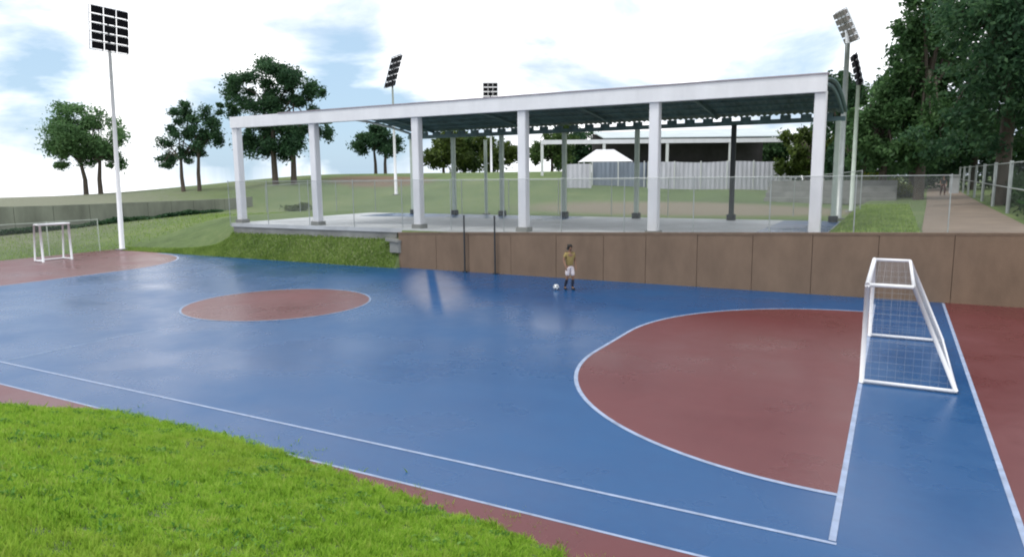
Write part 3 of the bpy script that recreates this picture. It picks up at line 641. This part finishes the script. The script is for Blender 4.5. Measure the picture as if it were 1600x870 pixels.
def bush_row(name, pts, h, w, leaf, label, n, size, cat='hedge'):
    x0, y0 = pts[0]; t0 = W(x0, y0, tz(x0, y0)); P = []
    for i in range(n):
        j = random.randrange(len(pts) - 1); f = random.random(); a = pts[j][0]*(1 - f) + pts[j + 1][0]*f; b = pts[j][1]*(1 - f) + pts[j + 1][1]*f
        hh = h*(.7 + .3*math.sin(a*1.3 + b*.9) + .15*math.sin(b*3.1)); q = random.random()
        P.append((a - x0 + random.gauss(0, w*.4), b - y0 + random.gauss(0, w*.4), tz(a, b) - t0.z + hh*q**.7))
    o = thing(name, t0, label, cat)
    np_mesh('foliage', leaf_quads(np.array(P), size), n, 4, M[leaf], o)
    mb = MB()
    for j in range(len(pts) - 1):
        m = max(2, int(math.hypot(pts[j + 1][0] - pts[j][0], pts[j + 1][1] - pts[j][1])/1.2))
        for i in range(m):
            f = i/m; a = pts[j][0]*(1 - f) + pts[j + 1][0]*f; b = pts[j][1]*(1 - f) + pts[j + 1][1]*f; z = tz(a, b) - t0.z
            mb.tube([(a - x0, b - y0, z - .1), (a - x0 + .1, b - y0, z + h*.6)], [.04, .015], 5)
    mb.build('stems', M['bark'], o)
    return o
bush_row('hedge', [(-56.6, 6), (-56.4, 17), (-56, 28), (-54.6, 36)], .38, .35, 'leafB', 'dark low hedge along the foot of the grey concrete wall on the left', 7000, .3)
bush_row('shrub', [(-46.5, 36.5), (-44.5, 36.5)], 1.0, .7, 'leafO', 'small dark shrub on the slope left of the pavilion', 900, .28, 'shrub')
bush_row('hedge', [(-4.5, 60), (1.6, 58)], 2.0, .9, 'leafY', 'yellow green hedge at the back of the bright lawn', 6000, .3)
bush_row('hedge', [(6.2, 23.5), (6.8, 34), (7.6, 50)], 1.7, 1.1, 'leafD', 'dark hedge behind the fence at the far right', 12000, .26)
bush_row('hedge', [(-16, 92), (0, 92), (14, 86), (30, 78)], 7.5, 1.6, 'leafD', 'tall dark thicket closing off the end of the brown path', 16000, .6)

# grass blades: foreground bank and far bank
def blades(name, S_, V_, h, w, m, lean=.6):
    n = len(S_); z = terrain(S_, V_); a = rng.uniform(0, 2*PI, n); hh = h*rng.uniform(.45, 1.25, n); ww = w*rng.uniform(.7, 1.3, n)
    ca, sa = np.cos(a), np.sin(a); b = a + rng.normal(0, .7, n) + PI/2; ln = hh*lean*rng.uniform(.1, 1.2, n)
    base = np.stack([S_, V_, z - .008], 1); d = np.stack([ca, sa, 0*a], 1)*ww[:, None]/2
    mid = base + np.stack([np.cos(b)*ln*.35, np.sin(b)*ln*.35, hh*.6], 1); tip = base + np.stack([np.cos(b)*ln, np.sin(b)*ln, hh], 1)
    v = np.stack([base - d, base + d, mid + d*.75, tip, mid - d*.75], 1).reshape(-1, 3)
    o = np_mesh(name, v, n, 5, m); o.location = W(0, 0); o.rotation_euler[2] = ANG; return o
def grass_mat():
    m, nt, b = new_mat('grass blades'); L = nt.links
    g = N(nt, 'ShaderNodeNewGeometry'); tc = N(nt, 'ShaderNodeTexCoord')
    n = N(nt, 'ShaderNodeTexNoise', i_Scale=3.4, i_Detail=4.0, i_Roughness=.7); L.new(tc.outputs['Object'], n.inputs['Vector'])
    a = N(nt, 'ShaderNodeMath', operation='MULTIPLY_ADD'); a.inputs[1].default_value = .4
    L.new(g.outputs['Random Per Island'], a.inputs[0]); L.new(n.outputs['Fac'], a.inputs[2])
    nl = N(nt, 'ShaderNodeTexNoise', i_Scale=.55, i_Detail=5.0, i_Roughness=.65); L.new(tc.outputs['Object'], nl.inputs['Vector'])
    r = ramp(nt, [(.42, (.095, .215, .022, 1)), (.58, (.270, .480, .045, 1)), (.84, (.390, .600, .080, 1)), (1.05, (.50, .60, .15, 1))], a.outputs[0])
    dry = N(nt, 'ShaderNodeMapRange'); dry.inputs['From Min'].default_value = .50; dry.inputs['From Max'].default_value = .72; dry.inputs['To Max'].default_value = .7; L.new(nl.outputs['Fac'], dry.inputs['Value'])
    md = N(nt, 'ShaderNodeMix', data_type='RGBA'); L.new(dry.outputs[0], md.inputs[0]); L.new(r.outputs[0], md.inputs[6]); md.inputs[7].default_value = (.40, .50, .085, 1)
    class _o: outputs = [md.outputs[2]]
    r = _o
    L.new(r.outputs[0], b.inputs['Base Color']); b.inputs['Roughness'].default_value = .5; b.inputs['Specular IOR Level'].default_value = .3
    t = N(nt, 'ShaderNodeBsdfTranslucent'); L.new(r.outputs[0], t.inputs[0]); mx = N(nt, 'ShaderNodeMixShader'); mx.inputs[0].default_value = .45
    L.new(b.outputs[0], mx.inputs[1]); L.new(t.outputs[0], mx.inputs[2]); L.new(mx.outputs[0], nt.nodes['Material Output'].inputs[0]); return m
GM = grass_mat()
n = 420000
S_ = rng.uniform(-19, 1.0, n*2); V_ = rng.uniform(-9.2, -.5, n*2); dd = np.interp(S_, OUT_S, OUT_V) - V_
cam_s, cam_v = to_sv(0, 0); dist = np.hypot(S_ - cam_s, V_ - cam_v)
edge = .22*np.sin(S_*3.1 + 1.3*np.sin(S_*7.7)) + .12*np.sin(S_*13.3)
keep = (dd + edge > rng.uniform(-.30, .30, len(S_))) & (dist > 1.6) & (rng.random(len(S_)) < np.clip(7.0/dist, .35, 1))
S_, V_ = S_[keep], V_[keep]
# clumps: pull blades a little towards tuft centres
tuft = np.sin(S_*9.1 + 2*np.sin(V_*5.3)) * np.sin(V_*8.3 + 2*np.sin(S_*4.7)); hh = .062*(1 + .5*tuft)
hole = np.sin(S_*15.3 + 2.3*np.sin(V_*6.1 + 1) + 1.7*np.sin(S_*3.3)) * np.sin(V_*14.1 + 2.1*np.sin(S_*5.2) + 1.9*np.sin(V_*2.9 + 2))
kp2 = (hole < .80) | (rng.random(len(S_)) < .10); S_, V_, hh = S_[kp2], V_[kp2], hh[kp2]
hh = hh*(1 + .7*(hole[kp2] < -.86))
g1 = blades('foreground_grass', S_, V_, hh, .011, GM); tag(g1, 'bright green grass growing on the bank in the near left corner', 'grass', kind='stuff')
# broad-leaved weeds low among the blades
m_ = 9000; cS = rng.uniform(-18, 0, 420); cV = rng.uniform(-8, -.9, 420); ci = rng.integers(0, 420, m_)
wS = cS[ci] + rng.normal(0, .07, m_); wV = cV[ci] + rng.normal(0, .07, m_); ok = np.interp(wS, OUT_S, OUT_V) - wV > .1
wS, wV = wS[ok], wV[ok]; wp = np.stack([wS, wV, terrain(wS, wV) + rng.uniform(.02, .075, len(wS))], 1)
wm = leaf_mat('weed leaves', (.05, .14, .025, 1), (.13, .30, .05, 1), (.30, .46, .11, 1), 2.0)
g3 = np_mesh('weeds', leaf_quads(wp, .055), len(wp), 4, wm); g3.location = W(0, 0); g3.rotation_euler[2] = ANG
tag(g3, 'small broad leaved weeds scattered through the near grass bank', 'weeds', kind='stuff')
n = 24000
S2 = np.concatenate([rng.uniform(-43, -20.7, n), rng.uniform(-60, -43, n//2), rng.uniform(-1.9, 1.2, n//3)]); V2 = np.concatenate([rng.uniform(18.15, 19.0, n), rng.uniform(0, 34, n//2), rng.uniform(18.9, 44, n//3)])
kp = ~((S2 < -32) & (S2 > -43) & (V2 > 30))
GM2 = leaf_mat('bank grass', (.15, .235, .055, 1), (.235, .355, .082, 1), (.33, .43, .13, 1), .9)
g2 = blades('bank_grass', S2[kp], V2[kp], .11, .05, GM2); tag(g2, 'rough green grass on the banks round the far side of the court', 'grass', kind='stuff')

# ---------------------------------------------------------------- people and ball
def skin_mesh(name, verts, edges, radii, m, parent, root=0, sub=2):
    me = bpy.data.meshes.new(name); me.from_pydata(verts, edges, []); o = bpy.data.objects.new(name, me); COL.objects.link(o)
    o.modifiers.new('Skin', 'SKIN'); sk = me.skin_vertices[0].data
    for i, r in enumerate(radii): sk[i].radius = r if hasattr(r, '__len__') else (r, r)
    sk[root].use_root = True
    if sub: sm_ = o.modifiers.new('Sub', 'SUBSURF'); sm_.levels = sub; sm_.render_levels = sub
    dg = bpy.context.evaluated_depsgraph_get(); me2 = bpy.data.meshes.new_from_object(o.evaluated_get(dg))
    bpy.data.objects.remove(o); me2.name = name; me2.materials.clear(); me2.materials.append(m)
    for p in me2.polygons: p.use_smooth = True; p.material_index = 0
    q = bpy.data.objects.new(name, me2); COL.objects.link(q); q.parent = parent; return q
def person(loc, rz, label, H=1.7, shirt='shirt', bottoms='shorts', socks='sock', long_legs=False, stride=.0):
    k = H/1.7; t = thing('person', loc, label, 'person', rz=rz)
    J = dict(pel=(0, 0, .90), waist=(0, .0, 1.02), chest=(0, -.01, 1.24), neck=(0, -.0, 1.42), neck2=(0, -.01, 1.48), head=(0, -.025, 1.565), crown=(0, -.01, 1.655), nose=(0, -.115, 1.555),
             shL=(.165, 0, 1.37), elL=(.235, .03, 1.11), wrL=(.215, -.09, .90), haL=(.21, -.12, .82),
             shR=(-.165, 0, 1.37), elR=(-.25, .0, 1.12), wrR=(-.235, -.13, .92), haR=(-.23, -.16, .85),
             hiL=(.085, 0, .87), knL=(.10, -.04 - stride, .48), anL=(.10, .03 - stride*1.2, .10), toL=(.115, -.13 - stride*1.2, .035),
             hiR=(-.085, 0, .87), knR=(-.11, -.08 + stride, .49), anR=(-.12, .05 + stride*2, .10), toR=(-.14, -.10 + stride*2, .035))
    for sd, sg in (('L', 1), ('R', -1)):
        hx, hy, hz = J['ha' + sd]
        for i, (dx, L) in enumerate(((-.03, .07), (-.011, .082), (.009, .078), (.028, .06))):
            J['f%d%s' % (i, sd)] = (hx + sg*dx*.3, hy + dx, hz - .02); J['g%d%s' % (i, sd)] = (hx + sg*(dx*.3 - .012), hy + dx - .012, hz - .02 - L)
        J['th' + sd] = (hx - sg*.01, hy - .045, hz - .03)
    Rr = dict(pel=(.135, .10), waist=(.125, .09), chest=(.15, .105), neck=.06, neck2=.052, head=(.078, .095), crown=(.06, .07), nose=.014, hi=.085, kn=.055, an=.038, to=.035, sh=.062, el=.04, wr=.028, ha=(.034, .022))
    names = list(J); E = [('pel', 'waist'), ('waist', 'chest'), ('chest', 'neck'), ('neck', 'neck2'), ('neck2', 'head'), ('head', 'crown'), ('head', 'nose')]
    for sd in 'LR':
        E += [('chest', 'sh' + sd), ('sh' + sd, 'el' + sd), ('el' + sd, 'wr' + sd), ('wr' + sd, 'ha' + sd), ('pel', 'hi' + sd), ('hi' + sd, 'kn' + sd), ('kn' + sd, 'an' + sd), ('an' + sd, 'to' + sd), ('ha' + sd, 'th' + sd)]
        for i in range(4): E += [('ha' + sd, 'f%d%s' % (i, sd)), ('f%d%s' % (i, sd), 'g%d%s' % (i, sd))]
    def rad(nm):
        if nm in Rr: return Rr[nm]
        if nm[:2] in Rr: return Rr[nm[:2]]
        return .009
    sc = lambda p: tuple(c*k for c in p)
    mul = lambda r, f: tuple(c*f*k for c in r) if hasattr(r, '__len__') else r*f*k
    ix = {nm: i for i, nm in enumerate(names)}
    skin_mesh('body', [sc(J[n]) for n in names], [(ix[a], ix[b]) for a, b in E], [mul(rad(n), 1) for n in names], M['skin'], t, ix['pel'])
    def lerp(a, b, f): return tuple(J[a][i]*(1 - f) + J[b][i]*f for i in range(3))
    # shirt
    V = [(0, 0, .89), J['waist'], J['chest'], (0, 0, 1.40), J['shL'], lerp('shL', 'elL', .62), J['shR'], lerp('shR', 'elR', .62)]
    skin_mesh('shirt', [sc(p) for p in V], [(0, 1), (1, 2), (2, 3), (2, 4), (4, 5), (2, 6), (6, 7)], [mul((.155, .12), 1), mul((.148, .112), 1), mul((.168, .123), 1), mul((.09, .07), 1), mul(.078, 1), mul(.064, 1), mul(.078, 1), mul(.064, 1)], M[shirt], t)
    f = .95 if long_legs else .92
    q = 'an' if long_legs else 'kn'
    V = [(0, 0, .95), (0, 0, .88), J['hiL'], J['knL'] if long_legs else lerp('hiL', 'knL', .5), lerp('knL', 'anL', .9) if long_legs else lerp('hiL', 'knL', f), J['hiR'], J['knR'] if long_legs else lerp('hiR', 'knR', .5), lerp('knR', 'anR', .9) if long_legs else lerp('hiR', 'knR', f)]
    skin_mesh('shorts' if not long_legs else 'trousers', [sc(p) for p in V], [(0, 1), (1, 2), (2, 3), (3, 4), (1, 5), (5, 6), (6, 7)], [mul((.14, .112), 1), mul((.145, .118), 1), mul(.105, 1), mul(.09 if not long_legs else .075, 1), mul(.088 if not long_legs else .06, 1)] + [mul(.105, 1), mul(.09 if not long_legs else .075, 1), mul(.088 if not long_legs else .06, 1)], M[bottoms], t, 1)
    for sd in 'LR':
        if not long_legs: skin_mesh('sock', [sc(lerp('kn' + sd, 'an' + sd, .15)), sc(lerp('kn' + sd, 'an' + sd, .5)), sc(J['an' + sd])], [(0, 1), (1, 2)], [mul(.062, 1), mul(.060, 1), mul(.046, 1)], M[socks], t)
        a, b = J['an' + sd], J['to' + sd]
        skin_mesh('shoe', [sc((a[0], a[1] + .03, .05)), sc((a[0], a[1] - .04, .05)), sc((b[0], b[1] - .02, .042))], [(0, 1), (1, 2)], [mul((.05, .05), 1), mul((.052, .05), 1), mul((.046, .04), 1)], M['black'], t)
    skin_mesh('hair', [sc((0, .05, 1.53)), sc((0, .022, 1.61)), sc((0, -.015, 1.665)), sc((0, -.06, 1.655))], [(0, 1), (1, 2), (2, 3)], [mul((.075, .06), 1), mul((.092, .08), 1), mul((.085, .055), 1), mul((.06, .03), 1)], M['hair'], t, 1)
    for sg in (-1, 1): MB().box(sc((sg*.032, -.108, 1.583)), (.02*k, .012*k, .011*k), None, .003).build('eye', M['black'], t)
    return t
person(W(-10.35, 15.75, .0), ANG + .9, 'person in an olive shirt and long white shorts standing by the wall with a ball', 1.72, stride=.05)
s, v = 3.9, 62
person(W(s, v, tz(s, v) + .03), ANG + .2, 'small distant person in dark clothes walking along the brown path', 1.72, 'black', 'maroon', long_legs=True, stride=.1)
bl = bpy.data.objects.new('ball', None); bl.name = 'ball'; bpy.data.objects.remove(bl)
import bmesh
bm = bmesh.new(); bmesh.ops.create_icosphere(bm, subdivisions=3, radius=.112)
me = bpy.data.meshes.new('ball'); bm.to_mesh(me); bm.free()
for p in me.polygons: p.use_smooth = True
me.materials.append(M['ball']); 
ball = bpy.data.objects.new('ball', me); COL.objects.link(ball); ball.location = W(-10.8, 15.5, .114); tag(ball, 'small white ball on the blue court beside the standing person', 'ball')
# dark pentagon patches sunk into the ball's skin
me.materials.append(M['dark']); ico = bmesh.new(); bmesh.ops.create_icosphere(ico, subdivisions=1, radius=1); dirs = [v.co.normalized() for v in ico.verts]; ico.free()
for p in me.polygons:
    if max(Vector(p.center).normalized().dot(d) for d in dirs) > .955: p.material_index = 1

# ---------------------------------------------------------------- camera
f = 1095; roll = math.radians(.61); pitch = math.atan((435 - 276.4)/f)
cam = bpy.data.cameras.new('camera'); cam.sensor_width = 36; cam.lens = f/1600*36; cam.clip_end = 3000; cam.clip_start = .05
co = bpy.data.objects.new('camera', cam); COL.objects.link(co)
R = Vector((1, 0, 0)); U = Vector((0, math.sin(pitch), math.cos(pitch))); F = Vector((0, math.cos(pitch), -math.sin(pitch)))
r2 = R*math.cos(roll) - U*math.sin(roll); u2 = R*math.sin(roll) + U*math.cos(roll)
co.matrix_world = Matrix(((r2.x, u2.x, -F.x, 0), (r2.y, u2.y, -F.y, 0), (r2.z, u2.z, -F.z, 4.3), (0, 0, 0, 1)))
S.camera = co

# ---------------------------------------------------------------- sky and sun
SUN_EL, SUN_AZ = math.radians(62), math.radians(250)     # azimuth measured from +Y clockwise: behind the camera, to the left
sd = Vector((math.sin(SUN_AZ)*math.cos(SUN_EL), math.cos(SUN_AZ)*math.cos(SUN_EL), math.sin(SUN_EL)))
w = bpy.data.worlds.new('World'); S.world = w; w.use_nodes = True; nt = w.node_tree; L = nt.links
bg = nt.nodes['Background']; bg.inputs[1].default_value = .1
tc = N(nt, 'ShaderNodeTexCoord'); sx = N(nt, 'ShaderNodeSeparateXYZ'); L.new(tc.outputs['Generated'], sx.inputs[0])
zc = N(nt, 'ShaderNodeMath', operation='MAXIMUM'); zc.inputs[1].default_value = .015; L.new(sx.outputs[2], zc.inputs[0])
cv = N(nt, 'ShaderNodeCombineXYZ'); L.new(sx.outputs[0], cv.inputs[0]); L.new(sx.outputs[1], cv.inputs[1]); L.new(zc.outputs[0], cv.inputs[2])
sky = N(nt, 'ShaderNodeTexSky', sky_type='NISHITA', sun_disc=False); sky.sun_elevation = SUN_EL; sky.sun_rotation = SUN_AZ; L.new(cv.outputs[0], sky.inputs[0])
mp = N(nt, 'ShaderNodeMapping'); mp.inputs['Scale'].default_value = (2.2, 2.2, 5.2); mp.inputs['Location'].default_value = (3.1, 1.7, .4); L.new(cv.outputs[0], mp.inputs[0])
n1 = N(nt, 'ShaderNodeTexNoise', i_Scale=1.6, i_Detail=8.0, i_Roughness=.55, i_Distortion=.3); L.new(mp.outputs[0], n1.inputs['Vector'])
cur = n1.outputs['Fac']
# blue openings between the clouds, as directions in the sky
def opening(px, py, rad, k):
    global cur
    u, v_ = (px - 800)/f, -(py - 435)/f
    d = (r2*u + u2*v_ + F).normalized()
    dp = N(nt, 'ShaderNodeVectorMath', operation='DISTANCE'); dp.inputs[1].default_value = d; L.new(tc.outputs['Generated'], dp.inputs[0])
    mr = N(nt, 'ShaderNodeMapRange', interpolation_type='SMOOTHSTEP'); mr.inputs['From Min'].default_value = 0; mr.inputs['From Max'].default_value = rad
    mr.inputs['To Min'].default_value = k; mr.inputs['To Max'].default_value = 0; L.new(dp.outputs['Value'], mr.inputs['Value'])
    sb = N(nt, 'ShaderNodeMath', operation='SUBTRACT'); L.new(cur, sb.inputs[0]); L.new(mr.outputs[0], sb.inputs[1]); cur = sb.outputs[0]
for o in ((20, 150, .13, .17), (110, 130, .10, .14), (540, 150, .14, .20), (345, 235, .12, .24), (540, 225, .14, .26), (690, 40, .08, .08), (1260, 85, .10, .14), (1130, 100, .08, .1), (345, 130, .05, .1)): opening(*o)
r = ramp(nt, [(.26, (0, 0, 0, 1)), (.46, (1, 1, 1, 1))], cur)
cl = ramp(nt, [(.34, (6.6, 7.4, 8.6, 1)), (.55, (14.5, 14.6, 14.8, 1))], n1.outputs['Fac'])
hz = N(nt, 'ShaderNodeMix', data_type='RGBA'); hz.inputs[0].default_value = .7; hz.inputs[7].default_value = (4.9, 6.9, 8.9, 1); L.new(sky.outputs[0], hz.inputs[6])
mx = N(nt, 'ShaderNodeMix', data_type='RGBA'); L.new(r.outputs[0], mx.inputs[0]); L.new(hz.outputs[2], mx.inputs[6]); L.new(cl.outputs[0], mx.inputs[7])
L.new(mx.outputs[2], bg.inputs[0])
sun = bpy.data.lights.new('sun', 'SUN'); sun.energy = 1.4; sun.angle = math.radians(12); sun.color = (1, .95, .87)
so = bpy.data.objects.new('sun', sun); COL.objects.link(so); so.rotation_euler = (-sd).to_track_quat('-Z', 'Y').to_euler(); so.location = (0, 0, 40)

S.view_settings.view_transform = 'Standard'; S.view_settings.look = 'None'; S.view_settings.exposure = 0.25; S.view_settings.gamma = 1
S.render.engine = 'CYCLES'; S.cycles.max_bounces = 8; S.cycles.transparent_max_bounces = 16; S.cycles.use_denoising = True; S.cycles.filter_width = 2.0
